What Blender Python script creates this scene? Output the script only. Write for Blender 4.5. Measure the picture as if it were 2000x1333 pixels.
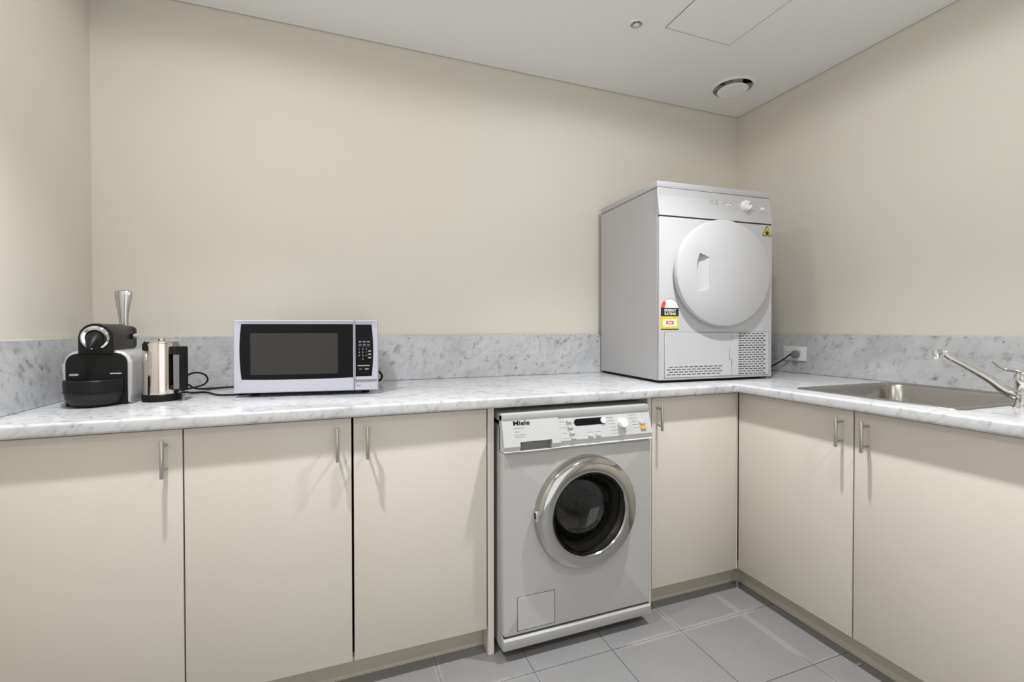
import bpy, bmesh, math, random
from mathutils import Vector, Matrix
random.seed(7)
for o in list(bpy.data.objects): bpy.data.objects.remove(o)
S = bpy.context.scene
COL = S.collection

# ------------------------------------------------------------------ camera
F_PX, YAW, PITCH, ROLL, SHIFT_PX = 888.943, .35575, -.01196, -.00096, -13.672
CAM = Vector((-2.33733, -2.20991, 1.14233))
fw = Vector((math.sin(YAW)*math.cos(PITCH), math.cos(YAW)*math.cos(PITCH), math.sin(PITCH)))
rt = fw.cross(Vector((0, 0, 1))).normalized(); up = rt.cross(fw)
rt, up = math.cos(ROLL)*rt + math.sin(ROLL)*up, -math.sin(ROLL)*rt + math.cos(ROLL)*up
cd = bpy.data.cameras.new('camera'); cam = bpy.data.objects.new('camera', cd); COL.objects.link(cam)
cd.sensor_width = 36; cd.lens = F_PX*36/2000; cd.shift_y = SHIFT_PX/2000; cd.clip_start = .02
M3 = Matrix((rt, up, -fw)).transposed()
cam.matrix_world = Matrix.Translation(CAM) @ M3.to_4x4()
S.camera = cam

# ------------------------------------------------------------------ world, view, lights
W = bpy.data.worlds.new('world'); S.world = W; W.use_nodes = True
W.node_tree.nodes['Background'].inputs[0].default_value = (.96, .985, 1, 1)
W.node_tree.nodes['Background'].inputs[1].default_value = 1.45
S.view_settings.view_transform = 'Standard'; S.view_settings.look = 'None'
S.view_settings.exposure = -0.06; S.view_settings.gamma = 1; S.view_settings.use_curve_mapping = False

CEIL = 2.4676
DOWNLIGHTS = [(-2.75, -1.09, 1.0), (-1.15, -1.13, 1.15), (-2.75, -2.45, .8), (-1.15, -2.45, .8)]  # last two are unseen fill lamps added behind the camera
BEAM, SPILL = 128, 16.5
def lamp(x, y, k):
    for nm, p, ang, bl in (('downlight_beam', BEAM*k, 100, 1.0), ('downlight_spill', SPILL*k, 175, .2)):
        d = bpy.data.lights.new(nm, 'SPOT'); d.energy = p; d.color = (.97, .985, 1)
        d.spot_size = math.radians(ang); d.spot_blend = bl; d.shadow_soft_size = .032
        o = bpy.data.objects.new(nm, d); COL.objects.link(o); o.location = (x, y, CEIL-.012)
for x, y, p in DOWNLIGHTS: lamp(x, y, p)

# ------------------------------------------------------------------ materials
def nodes(name):
    m = bpy.data.materials.new(name); m.use_nodes = True
    nt = m.node_tree; b = nt.nodes['Principled BSDF']; return m, nt, b
def mat(name, col, rough=.5, metal=0, spec=.5, var=.03, scale=60, bump=0, coat=0, trans=0, ior=1.45, emit=0, aniso=0):
    m, nt, b = nodes(name)
    b.inputs['Roughness'].default_value = rough; b.inputs['Metallic'].default_value = metal
    b.inputs['Specular IOR Level'].default_value = spec; b.inputs['IOR'].default_value = ior
    b.inputs['Coat Weight'].default_value = coat; b.inputs['Coat Roughness'].default_value = .08
    b.inputs['Transmission Weight'].default_value = trans
    if aniso: b.inputs['Anisotropic'].default_value = aniso
    if emit:
        b.inputs['Emission Color'].default_value = (*col, 1); b.inputs['Emission Strength'].default_value = emit
    geo = nt.nodes.new('ShaderNodeNewGeometry')
    n = nt.nodes.new('ShaderNodeTexNoise'); n.inputs['Scale'].default_value = scale; n.inputs['Detail'].default_value = 3
    nt.links.new(geo.outputs['Position'], n.inputs['Vector'])
    r = nt.nodes.new('ShaderNodeMapRange'); r.inputs['To Min'].default_value = 1-var; r.inputs['To Max'].default_value = 1+var
    nt.links.new(n.outputs['Fac'], r.inputs['Value'])
    mx = nt.nodes.new('ShaderNodeVectorMath'); mx.operation = 'SCALE'; mx.inputs[0].default_value = col
    nt.links.new(r.outputs[0], mx.inputs['Scale']); nt.links.new(mx.outputs[0], b.inputs['Base Color'])
    if bump:
        bp = nt.nodes.new('ShaderNodeBump'); bp.inputs['Strength'].default_value = bump; bp.inputs['Distance'].default_value = .002
        nt.links.new(n.outputs['Fac'], bp.inputs['Height']); nt.links.new(bp.outputs[0], b.inputs['Normal'])
    return m
def s2l(r, g, b):
    f = lambda c: (c/255/12.92 if c/255 <= .04045 else ((c/255+.055)/1.055)**2.4)
    return (f(r), f(g), f(b))

MAT = {}
MAT['wall'] = mat('wall_paint', (.72, .675, .60), .55, var=.015, scale=220, bump=.12)
MAT['ceiling'] = mat('ceiling_paint', (.86, .865, .86), .7, var=.012, scale=90, bump=.05)
MAT['cabinet'] = mat('cream_laminate', (.65, .60, .535), .22, var=.012, scale=300, spec=.45)
MAT['carcass'] = mat('carcass_board', (.30, .27, .22), .6)
MAT['kick'] = mat('kickboard_laminate', (.50, .46, .38), .4, var=.03)
MAT['grout'] = mat('grout', (.26, .255, .25), .9, var=.2, scale=40)
MAT['steel'] = mat('brushed_steel', (.52, .51, .50), .3, 1, var=.05, scale=150)
MAT['sinksteel'] = mat('sink_steel', (.40, .385, .36), .27, 1, var=.06, scale=120)
MAT['chrome'] = mat('chrome', (.80, .80, .80), .06, 1, var=.02)
MAT['ringchrome'] = mat('door_ring_chrome', (.52, .515, .495), .10, 1, var=.02)
MAT['kettlesteel'] = mat('kettle_steel', (.74, .69, .64), .07, 1, var=.02)
MAT['washer'] = mat('washer_enamel', (.44, .436, .425), .33, var=.006)
MAT['washpanel'] = mat('washer_fascia', (.51, .51, .51), .42, var=.006)
MAT['dryer'] = mat('dryer_enamel', (.50, .50, .51), .36, var=.006)
MAT['seam'] = mat('seam_dark', (.06, .058, .055), .7)
MAT['print'] = mat('grey_print', (.20, .20, .20), .6)
MAT['printlight'] = mat('light_print', (.33, .33, .33), .6)
MAT['printwhite'] = mat('white_print', (.75, .75, .75), .6)
MAT['black'] = mat('black_plastic', (.010, .010, .010), .40, spec=.22, var=.1)
MAT['blackgloss'] = mat('black_gloss', (.006, .006, .007), .08, spec=.22, var=.1)
MAT['darkgrey'] = mat('dark_grey_plastic', (.030, .029, .028), .42, spec=.25, var=.1)
MAT['grey'] = mat('grey_plastic', (.20, .20, .20), .5)
MAT['silver'] = mat('silver_paint', (.58, .58, .59), .3, .55, var=.02)
MAT['leversteel'] = mat('lever_metal', (.62, .62, .62), .28, 1, var=.03)
MAT['micro'] = mat('microwave_white', (.475, .48, .55), .3, var=.006)
MAT['window'] = mat('microwave_mesh', (.040, .039, .036), .15, spec=.25, var=.35, scale=700)
MAT['white'] = mat('white_plastic', (.80, .80, .78), .4, var=.01)
MAT['orange'] = mat('orange_button', (.80, .40, .06), .4)
MAT['yellow'] = mat('label_yellow', (.72, .54, .02), .5)
MAT['red'] = mat('label_red', (.62, .07, .05), .5)
MAT['labelwhite'] = mat('label_white', (.82, .80, .76), .5)
MAT['labelblack'] = mat('label_black', (.015, .015, .015), .5)
MAT['drum'] = mat('drum_steel', (.30, .29, .27), .28, 1, var=.3, scale=30)
MAT['rubber'] = mat('rubber_seal', (.05, .05, .05), .5)
MAT['glass'] = mat('door_glass', (.62, .62, .60), .0, trans=1, ior=1.45, var=0)
MAT['dark'] = mat('dark_void', (.01, .01, .01), .8)
MAT['lampglow'] = mat('lamp_glow', (1, .93, .82), .5, emit=12)

def marble(name):
    m, nt, b = nodes(name); N, L = nt.nodes.new, nt.links.new
    geo = N('ShaderNodeNewGeometry')
    d = Vector((.55, -.62, .56)).normalized(); e1 = d.cross(Vector((0, 0, 1))).normalized(); e2 = d.cross(e1)
    def stretched(a, c):
        xs = []
        for v, s in ((d, a), (e1, c), (e2, c)):
            q = N('ShaderNodeVectorMath'); q.operation = 'DOT_PRODUCT'; q.inputs[1].default_value = v*s
            L(geo.outputs['Position'], q.inputs[0]); xs.append(q.outputs['Value'])
        cb = N('ShaderNodeCombineXYZ')
        for i, x in enumerate(xs): L(x, cb.inputs[i])
        return cb.outputs[0]
    def noise(vec, sc, det, dist=0, rough=.55):
        n = N('ShaderNodeTexNoise'); n.inputs['Scale'].default_value = sc; n.inputs['Detail'].default_value = det
        n.inputs['Distortion'].default_value = dist; n.inputs['Roughness'].default_value = rough
        L(vec, n.inputs['Vector']); return n.outputs['Fac']
    def ramp(fac, pts):
        r = N('ShaderNodeValToRGB'); el = r.color_ramp.elements
        while len(el) < len(pts): el.new(.5)
        for e, (p, c) in zip(el, pts): e.position = p; e.color = (c, c, c, 1)
        L(fac, r.inputs[0]); return r.outputs[0]
    cloud = ramp(noise(stretched(2.2, 6), 1, 5, .6), [(.30, .80), (.5, .93), (.66, 1.0)])
    streak = ramp(noise(stretched(7, 40), 1, 4, .3), [(.28, .60), (.40, .91), (.5, 1.0)])
    spots = ramp(noise(stretched(26, 48), 1, 2, .2), [(.24, .50), (.33, .90), (.40, 1.0)])
    thin = noise(stretched(2.5, 13), 1, 2, .15)
    a = N('ShaderNodeMath'); a.operation = 'SUBTRACT'; a.inputs[1].default_value = .5; L(thin, a.inputs[0])
    ab = N('ShaderNodeMath'); ab.operation = 'ABSOLUTE'; L(a.outputs[0], ab.inputs[0])
    vein = ramp(ab.outputs[0], [(0, .86), (.010, .95), (.03, 1.0)])
    cur = None
    for x in (cloud, streak, spots, vein):
        if cur is None: cur = x; continue
        q = N('ShaderNodeVectorMath'); q.operation = 'MULTIPLY'; L(cur, q.inputs[0]); L(x, q.inputs[1]); cur = q.outputs[0]
    q = N('ShaderNodeVectorMath'); q.operation = 'MULTIPLY'; q.inputs[1].default_value = (.61, .615, .63); L(cur, q.inputs[0])
    L(q.outputs[0], b.inputs['Base Color']); b.inputs['Roughness'].default_value = .16
    b.inputs['Specular IOR Level'].default_value = .5
    return m
MAT['marble'] = marble('carrara_marble')

def tilemat():
    m, nt, b = nodes('floor_tile'); N, L = nt.nodes.new, nt.links.new
    geo = N('ShaderNodeNewGeometry')
    n = N('ShaderNodeTexNoise'); n.inputs['Scale'].default_value = 260; n.inputs['Detail'].default_value = 3; L(geo.outputs['Position'], n.inputs['Vector'])
    n2 = N('ShaderNodeTexNoise'); n2.inputs['Scale'].default_value = 5; n2.inputs['Detail'].default_value = 4; L(geo.outputs['Position'], n2.inputs['Vector'])
    r1 = N('ShaderNodeMapRange'); r1.inputs['To Min'].default_value = .80; r1.inputs['To Max'].default_value = 1.2; L(n.outputs['Fac'], r1.inputs['Value'])
    r2 = N('ShaderNodeMapRange'); r2.inputs['To Min'].default_value = .88; r2.inputs['To Max'].default_value = 1.14; L(n2.outputs['Fac'], r2.inputs['Value'])
    mu = N('ShaderNodeMath'); mu.operation = 'MULTIPLY'; L(r1.outputs[0], mu.inputs[0]); L(r2.outputs[0], mu.inputs[1])
    v = N('ShaderNodeVectorMath'); v.operation = 'SCALE'; v.inputs[0].default_value = (.205, .202, .202); L(mu.outputs[0], v.inputs['Scale'])
    sep = N('ShaderNodeSeparateXYZ'); L(geo.outputs['Position'], sep.inputs[0]); ds = []
    def mth(op, a, c=None):
        q = N('ShaderNodeMath'); q.operation = op
        for i, x in enumerate((a, c)):
            if x is None: continue
            if isinstance(x, (int, float)): q.inputs[i].default_value = x
            else: L(x, q.inputs[i])
        return q.outputs[0]
    for ax, o0 in (('X', -.821), ('Y', -.807)):
        f = mth('ABSOLUTE', mth('SUBTRACT', mth('FRACT', mth('DIVIDE', mth('SUBTRACT', sep.outputs[ax], o0-30.5), .305)), .5))
        r = N('ShaderNodeMapRange'); r.interpolation_type = 'SMOOTHSTEP'; r.inputs['From Min'].default_value = .44; r.inputs['From Max'].default_value = .5; L(f, r.inputs['Value']); ds.append(r.outputs[0])
    n3 = N('ShaderNodeTexNoise'); n3.inputs['Scale'].default_value = 3.2; n3.inputs['Detail'].default_value = 3; L(geo.outputs['Position'], n3.inputs['Vector'])
    r3 = N('ShaderNodeMapRange'); r3.inputs['From Min'].default_value = .48; r3.inputs['From Max'].default_value = .64; L(n3.outputs['Fac'], r3.inputs['Value'])
    dust = mth('MULTIPLY', mth('MAXIMUM', ds[0], ds[1]), r3.outputs[0])
    mixc = N('ShaderNodeMix'); mixc.data_type = 'RGBA'; L(mth('MULTIPLY', dust, .38), mixc.inputs['Factor'])
    L(v.outputs[0], mixc.inputs[6]); mixc.inputs[7].default_value = (.46, .45, .45, 1)
    L(mixc.outputs[2], b.inputs['Base Color']); b.inputs['Roughness'].default_value = .42
    return m
MAT['tile'] = tilemat()

def drummat():
    m, nt, b = nodes('perforated_drum'); N, L = nt.nodes.new, nt.links.new
    tc = N('ShaderNodeTexCoord')
    v = N('ShaderNodeTexVoronoi'); v.inputs['Scale'].default_value = 38; L(tc.outputs['Object'], v.inputs['Vector'])
    r = N('ShaderNodeValToRGB'); r.color_ramp.elements[0].position = .25; r.color_ramp.elements[0].color = (.005, .005, .005, 1)
    r.color_ramp.elements[1].position = .5; r.color_ramp.elements[1].color = (.20, .19, .175, 1)
    L(v.outputs['Distance'], r.inputs[0]); L(r.outputs[0], b.inputs['Base Color'])
    b.inputs['Metallic'].default_value = 1; b.inputs['Roughness'].default_value = .3
    return m
MAT['drum'] = drummat()

# ------------------------------------------------------------------ mesh helpers
def box(bm, x0, x1, y0, y1, z0, z1, bev=0, seg=2, mtx=None):
    r = bmesh.ops.create_cube(bm, size=1); vs = r['verts']
    for v in vs:
        v.co = Vector(((x0+x1)/2+v.co.x*(x1-x0), (y0+y1)/2+v.co.y*(y1-y0), (z0+z1)/2+v.co.z*(z1-z0)))
    if bev:
        es = list({e for v in vs for e in v.link_edges})
        r = bmesh.ops.bevel(bm, geom=es, offset=bev, segments=seg, profile=.5, affect='EDGES')
        vs = r['verts']
    if mtx is not None:
        for v in vs: v.co = mtx @ v.co
    return vs
def frame(d):
    d = d.normalized(); a = Vector((0, 0, 1)) if abs(d.z) < .9 else Vector((1, 0, 0))
    x = d.cross(a).normalized(); return x, d.cross(x)
def rings(bm, loops, cap0=True, cap1=True, closed=True):
    vl = [[bm.verts.new(p) for p in lp] for lp in loops]
    n = len(vl[0])
    for a, b in zip(vl, vl[1:]):
        for i in range(n if closed else n-1):
            j = (i+1) % n; bm.faces.new((a[i], a[j], b[j], b[i]))
    if cap0: bm.faces.new(list(reversed(vl[0])))
    if cap1: bm.faces.new(vl[-1])
    return vl
def tube(bm, pts, r, n=10, cap=True, flat=1.0):
    pts = [Vector(p) for p in pts]; R = r if isinstance(r, (list, tuple)) else [r]*len(pts)
    x = None; loops = []
    for i, p in enumerate(pts):
        d = (pts[min(i+1, len(pts)-1)]-pts[max(i-1, 0)]).normalized()
        if x is None: x, y = frame(d)
        else:
            x = (x-d*x.dot(d)).normalized(); y = d.cross(x)
        loops.append([p+R[i]*(math.cos(2*math.pi*k/n)*x+flat*math.sin(2*math.pi*k/n)*y) for k in range(n)])
    rings(bm, loops, cap, cap)
def smooth_path(pts, sub=6):
    pts = [Vector(p) for p in pts]; out = []
    for i in range(len(pts)-1):
        p0, p1, p2, p3 = pts[max(i-1, 0)], pts[i], pts[i+1], pts[min(i+2, len(pts)-1)]
        for k in range(sub):
            t = k/sub
            out.append(.5*((2*p1)+(-p0+p2)*t+(2*p0-5*p1+4*p2-p3)*t*t+(-p0+3*p1-3*p2+p3)*t**3))
    out.append(pts[-1]); return out
def lathe(bm, prof, axis='z', c=(0, 0, 0), n=40, cap0=False, cap1=False, sx=1, sz=1):
    c = Vector(c); loops = []
    for r, h in prof:
        lp = []
        for k in range(n):
            a = 2*math.pi*k/n
            if axis == 'z': lp.append(c+Vector((r*math.cos(a), r*math.sin(a), h)))
            elif axis == 'y': lp.append(c+Vector((r*math.cos(a)*sx, h, r*math.sin(a)*sz)))
            else: lp.append(c+Vector((h, r*math.cos(a), r*math.sin(a))))
        loops.append(lp)
    rings(bm, loops, cap0, cap1)
def rrect(x0, x1, y0, y1, r, n=6):
    out = []
    for cx, cy, a0 in ((x1-r, y1-r, 0), (x0+r, y1-r, 90), (x0+r, y0+r, 180), (x1-r, y0+r, 270)):
        for k in range(n+1):
            a = math.radians(a0+90*k/n); out.append((cx+r*math.cos(a), cy+r*math.sin(a)))
    return out
def prism(bm, poly, h0, h1, plane='xz', bev=0, seg=2):
    f = {'xz': lambda p, h: (p[0], h, p[1]), 'xy': lambda p, h: (p[0], p[1], h), 'yz': lambda p, h: (h, p[0], p[1])}[plane]
    vl = rings(bm, [[f(p, h0) for p in poly], [f(p, h1) for p in poly]])
    if bev:
        vs = set(vl[0]+vl[1]); n = len(poly); es = []
        for ring_ in vl:
            for i in range(n):
                e = bm.edges.get((ring_[i], ring_[(i+1) % n]))
                if e: es.append(e)
        bmesh.ops.bevel(bm, geom=es, offset=bev, segments=seg, profile=.5, affect='EDGES')
def B(): return bmesh.new()
def mesh_of(name, bm, m, angle=38):
    bmesh.ops.recalc_face_normals(bm, faces=bm.faces)
    me = bpy.data.meshes.new(name); bm.to_mesh(me); bm.free()
    for p in me.polygons: p.use_smooth = True
    me.set_sharp_from_angle(angle=math.radians(angle))
    me.materials.append(MAT[m]); return me
def obj(name, bm, m, parent=None, loc=None, label=None, angle=38):
    o = bpy.data.objects.new(name, mesh_of(name, bm, m, angle)); COL.objects.link(o)
    if parent is not None: o.parent = parent
    if loc is not None: o.location = loc
    if label: o['label'] = label
    return o
def tag(o, label, cat, group=None):
    o['label'] = label; o['category'] = cat
    if group: o['group'] = group
    return o
def thing(name, label, cat, loc=(0, 0, 0), rz=0, group=None):
    o = bpy.data.objects.new(name, None); COL.objects.link(o); o.location = loc; o.rotation_euler = (0, 0, rz)
    o.empty_display_size = .05
    return tag(o, label, cat, group)
def struct(name, bm, m, label=None, parent=None):
    o = obj(name, bm, m, parent)
    if parent is None: o['kind'] = 'structure'
    if label: o['label'] = label
    return o
def text(name, s, size, m, parent, mtx, bold=0, depth=.0003, align='LEFT', sx=1.0, label=None):
    c = bpy.data.curves.new(name, 'FONT'); c.body = s; c.size = size; c.offset = bold; c.extrude = depth; c.align_x = align
    t = bpy.data.objects.new(name, c); COL.objects.link(t)
    bpy.context.view_layer.update()
    me = bpy.data.meshes.new_from_object(t.evaluated_get(bpy.context.evaluated_depsgraph_get()))
    bpy.data.objects.remove(t); bpy.data.curves.remove(c)
    me.transform(mtx @ Matrix.Diagonal((sx, 1, 1, 1))); me.name = name
    me.materials.clear(); me.materials.append(MAT[m])
    o = bpy.data.objects.new(name, me); COL.objects.link(o); o.parent = parent
    if label: o['label'] = label
    return o
def onfront(x, y, z, tilt=0):      # text matrix for a face looking towards -y, leaning back by tilt
    return Matrix.Translation((x, y, z)) @ Matrix.Rotation(math.radians(90)-tilt, 4, 'X')

# ------------------------------------------------------------------ room shell
XL, YF = -3.2413, -3.1
FZ = -.02
bm = B(); box(bm, XL-.1, .1, YF-.1, .1, FZ-.1, FZ-.0035); floor = struct('floor', bm, 'grout', 'grey tiled floor')
TS, TX0, TY0 = .305, -.821, -.807
g = .0013; shared = None
ix0 = math.floor((XL-TX0)/TS); ix1 = math.ceil((0-TX0)/TS); iy0 = math.floor((YF-TY0)/TS); iy1 = math.ceil((0-TY0)/TS)
for i in range(ix0, ix1):
    for j in range(iy0, iy1):
        x0, x1 = max(TX0+i*TS, XL), min(TX0+(i+1)*TS, 0); y0, y1 = max(TY0+j*TS, YF), min(TY0+(j+1)*TS, 0)
        if x1-x0 < .02 or y1-y0 < .02: continue
        full = (x1-x0 > TS-.001 and y1-y0 > TS-.001)
        if full and shared: me = shared
        else:
            b2 = B(); box(b2, -(x1-x0)/2+g, (x1-x0)/2-g, -(y1-y0)/2+g, (y1-y0)/2-g, -.006, 0)
            me = mesh_of('tile', b2, 'tile')
            if full: shared = me
        o = bpy.data.objects.new('tile', me); COL.objects.link(o); o.parent = floor; o.location = ((x0+x1)/2, (y0+y1)/2, FZ)
TOPZ = 2.50
bm = B(); box(bm, XL-.1, .1, 0, .1, FZ, TOPZ); struct('wall_back', bm, 'wall', 'cream painted back wall')
bm = B(); box(bm, 0, .1, YF, 0, FZ, TOPZ); struct('wall_right', bm, 'wall', 'cream painted wall behind the sink')
bm = B(); box(bm, XL-.1, XL, YF, 0, FZ, TOPZ); struct('wall_left', bm, 'wall', 'cream painted wall beside the coffee machine')
bm = B()
box(bm, XL-.1, -2.8, YF-.1, YF, FZ, TOPZ); box(bm, -1.1, .1, YF-.1, YF, FZ, TOPZ); box(bm, -2.8, -1.1, YF-.1, YF, 2.1, TOPZ)  # unseen wall; its opening is added and sized to admit world light as fill
struct('wall_front', bm, 'wall', 'cream painted wall with an added wide opening behind the camera that lets in fill light')
# ceiling: board held 6 mm short of the walls (shadow gap), capped above
bm = B(); GAP = .005
VENT, SPRK = (-.322, -.272), (-1.132, -.525)
vs_, es_ = [], []
for pts in ([(XL+GAP, YF), (-GAP, YF), (-GAP, -GAP), (XL+GAP, -GAP)], [(VENT[0]+.1*math.cos(2*math.pi*k/48), VENT[1]+.1*math.sin(2*math.pi*k/48)) for k in range(48)], [(SPRK[0]+.0262*math.cos(2*math.pi*k/32), SPRK[1]+.0262*math.sin(2*math.pi*k/32)) for k in range(32)]):
    v_ = [bm.verts.new((p[0], p[1], CEIL)) for p in pts]; es_ += [bm.edges.new((v_[i], v_[(i+1) % len(v_)])) for i in range(len(v_))]
bmesh.ops.triangle_fill(bm, use_beauty=True, edges=es_)
ret = bmesh.ops.extrude_face_region(bm, geom=list(bm.faces))
for v in [x for x in ret['geom'] if isinstance(x, bmesh.types.BMVert)]: v.co.z = CEIL+.014
box(bm, XL-.1, .1, YF-.1, .1, TOPZ, TOPZ+.05)
ceil = struct('ceiling', bm, 'ceiling', 'white painted ceiling')

# marble upstands
SPL, SPZ, T = .9, 1.111, .0253
def slab(name, label, x0, x1, y0, y1, z0, z1):
    b = B(); box(b, x0, x1, y0, y1, z0, z1, .002, 1); return tag(obj(name, b, 'marble'), label, 'splashback')
slab('marble_splashback', 'veined grey marble splashback behind microwave and kettle along back wall', XL+T, -T, -T, -.0005, .9002, SPZ)
slab('marble_splashback', 'grey marble splashback on left wall beside the coffee machine', XL+.0005, XL+T, -.709, -.0005, .9002, SPZ)
slab('marble_splashback', 'diagonally veined marble splashback behind the sink and tap', -T, -.0005, -2.5, -.0005, .9002, SPZ)

# countertop, one L-shaped slab with a cut-out for the sink
D1, D2, TC = .709, .738, .036
SX0, SX1, SY0, SY1 = -.64, -.062, -1.422, -.890       # sink outline
bm = B()
outer = [(XL+.001, -.001), (XL+.001, -D1), (-D2, -D1), (-D2, -2.5), (-.001, -2.5), (-.001, -.001)]
hole = rrect(SX0+.018, SX1-.018, SY0+.018, SY1-.018, .035, 5)
def loop(pts, z):
    vs = [bm.verts.new((p[0], p[1], z)) for p in pts]
    return vs, [bm.edges.new((vs[i], vs[(i+1) % len(vs)])) for i in range(len(vs))]
vo, eo = loop(outer, .9); vh, eh = loop(hole, .9)
bmesh.ops.triangle_fill(bm, use_beauty=True, edges=eo+eh)
top = list(bm.faces)
ret = bmesh.ops.extrude_face_region(bm, geom=top)
for v in [x for x in ret['geom'] if isinstance(x, bmesh.types.BMVert)]: v.co.z = .9-TC
bmesh.ops.recalc_face_normals(bm, faces=bm.faces)
front = []
for e in bm.edges:
    a, b = e.verts[0].co, e.verts[1].co
    if abs(a.z-b.z) < 1e-5 and len(e.link_faces) == 2 and e.calc_face_angle(0) > 1:
        if (abs(a.y+D1) < 1e-4 and abs(b.y+D1) < 1e-4) or (abs(a.x+D2) < 1e-4 and abs(b.x+D2) < 1e-4 and a.y < -D1+.001): front.append(e)
bmesh.ops.bevel(bm, geom=front, offset=.0075, segments=4, profile=.5, affect='EDGES')
tag(obj('countertop', bm, 'marble', angle=25), 'long L-shaped white marble countertop with grey veins running under all the appliances', 'countertop')

# ------------------------------------------------------------------ cabinets
E1, E2, DT, ZB, ZT = -.678, -.702, .018, .077, .862
def handle_mesh():
    b = B()
    tube(b, [(0, -.035, -.052), (0, -.035, -.051), (0, -.035, .051), (0, -.035, .052)], [.0048, .0055, .0055, .0048], 12)
    for z in (-.034, .034): tube(b, [(0, 0, z), (0, -.032, z)], .0042, 10)
    return mesh_of('handle', b, 'steel')
HM = None
def door(parent, x0, x1, hx):      # local frame: front face at y=0, x along the run
    global HM
    b = B(); box(b, x0+.0014, x1-.0014, 0, DT, ZB, ZT-.004, .0012, 2); d = obj('door', b, 'cabinet', parent)
    if HM is None: HM = handle_mesh()
    h = bpy.data.objects.new('handle', HM); COL.objects.link(h); h.parent = d; h.location = (hx, 0, .783)
    h['label'] = 'brushed steel bar handle'
    return d
def carcass(parent, x0, x1, depth, base=.06, name='carcass'):
    b = B(); t = .016; f = DT+.002
    box(b, x0, x0+t, f, depth, ZB, ZT); box(b, x1-t, x1, f, depth, ZB, ZT)
    box(b, x0+t, x1-t, f, depth, ZB, ZB+t); box(b, x0+t, x1-t, depth-.006, depth, ZB+t, ZT)
    obj(name, b, 'carcass', parent)
def kick(parent, x0, x1, off=.062):
    b = B(); box(b, x0, x1, off, off+.016, FZ+.0005, ZB-.001); obj('kickboard', b, 'kick', parent)
yb = -E1-.003
c = thing('base_cabinet', 'cream base cabinet with a single door below the coffee machine', 'cabinet', (0, E1, 0))
door(c, -3.216, -2.7645, -2.804); carcass(c, -3.219, -2.765, yb); kick(c, -3.239, -2.765)
b = B(); box(b, XL+.001, -3.2175, .001, .017, ZB, ZT-.004); obj('filler_strip', b, 'cabinet', c)
c = thing('base_cabinet', 'cream two-door base cabinet below the microwave, left of the washing machine', 'cabinet', (0, E1, 0))
door(c, -2.7635, -2.3125, -2.355); door(c, -2.3085, -1.863, -2.266); carcass(c, -2.764, -1.863, yb); kick(c, -2.764, -1.861)
b = B(); box(b, -1.860, -1.837, -.0005, yb, FZ+.0005, ZT, .001, 1); obj('end_panel', b, 'cabinet', c)
c = thing('base_cabinet', 'narrow cream corner cabinet between washing machine and sink cabinet', 'cabinet', (0, E1, 0))
door(c, -1.163, -.712, -1.139); carcass(c, -1.163, -.72, yb-.03); kick(c, -1.163, -.641)
b = B(); box(b, -1.184, -1.1645, -.0005, yb, FZ+.0005, ZT, .001, 1); obj('end_panel', b, 'cabinet', c)
b = B(); box(b, -.7105, -.7025, .002, .016, ZB, ZT-.004); obj('filler_strip', b, 'cabinet', c)
# sink run faces -x: local +x runs along world -y
c = thing('base_cabinet', 'cream two-door sink cabinet against the right wall', 'cabinet', (E2, 0, 0), -math.pi/2)
door(c, .6795, 1.1615, 1.1245); door(c, 1.1635, 1.640, 1.2075)
carcass(c, .70, 1.642, -E2-.003); kick(c, .618, 1.642)
c = thing('base_cabinet', 'cream base cabinet at the near end of the sink run', 'cabinet', (E2, 0, 0), -math.pi/2)
door(c, 1.644, 2.09, 2.05); door(c, 2.092, 2.495, 2.13); carcass(c, 1.6435, 2.495, -E2-.003); kick(c, 1.6435, 2.495)

# ------------------------------------------------------------------ washing machine
WX, WY = -1.823, -.735
w = thing('washing_machine', 'white front-loading washing machine built in under the counter', 'washing machine', (WX, WY, 0))
WW, WD = .612, .60
cx, cz, R = .322, .471, .206
# body with a round opening in the front
bm = B()
zb, zt = .067, .712
box(bm, .003, WW-.003, .030, WD, .02, .838, .004, 1)
# hollow front shell: plate with hole
RH = .165
outer = rrect(0, WW, zb, zt, .012, 4)
hole = [(cx+RH*math.cos(2*math.pi*k/48), cz+RH*math.sin(2*math.pi*k/48)) for k in range(48)]
bm.free(); bm = B()
def vloop(pts, y):
    vs = [bm.verts.new((p[0], y, p[1])) for p in pts]
    return [bm.edges.new((vs[i], vs[(i+1) % len(vs)])) for i in range(len(vs))]
e1 = vloop(outer, 0); e2 = vloop(hole, 0)
bmesh.ops.triangle_fill(bm, use_beauty=True, edges=e1+e2)
ret = bmesh.ops.extrude_face_region(bm, geom=list(bm.faces))
for v in [x for x in ret['geom'] if isinstance(x, bmesh.types.BMVert)]: v.co.y = .03
bmesh.ops.recalc_face_normals(bm, faces=bm.faces)
es = []
for e in bm.edges:
    a, b = e.verts[0].co, e.verts[1].co
    if abs(a.y) < 1e-6 and abs(b.y) < 1e-6 and e.calc_face_angle(0) > 1:
        if all((p.x < .013 or p.x > WW-.013 or p.z < zb+.013 or p.z > zt-.013) for p in (a, b)): es.append(e)
bmesh.ops.bevel(bm, geom=es, offset=.008, segments=3, profile=.5, affect='EDGES')
obj('front_panel', bm, 'washer', w, angle=30)
bm = B()
box(bm, 0, .012, .031, WD, .016, .80); box(bm, WW-.012, WW, .031, WD, .016, .80); box(bm, .012, WW-.012, WD-.012, WD, .016, .80)
obj('side_shell', bm, 'washer', w)
bm = B(); box(bm, 0, WW, .012, WD, .815, .844, .005, 2); obj('top_lid', bm, 'washer', w)
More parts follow.
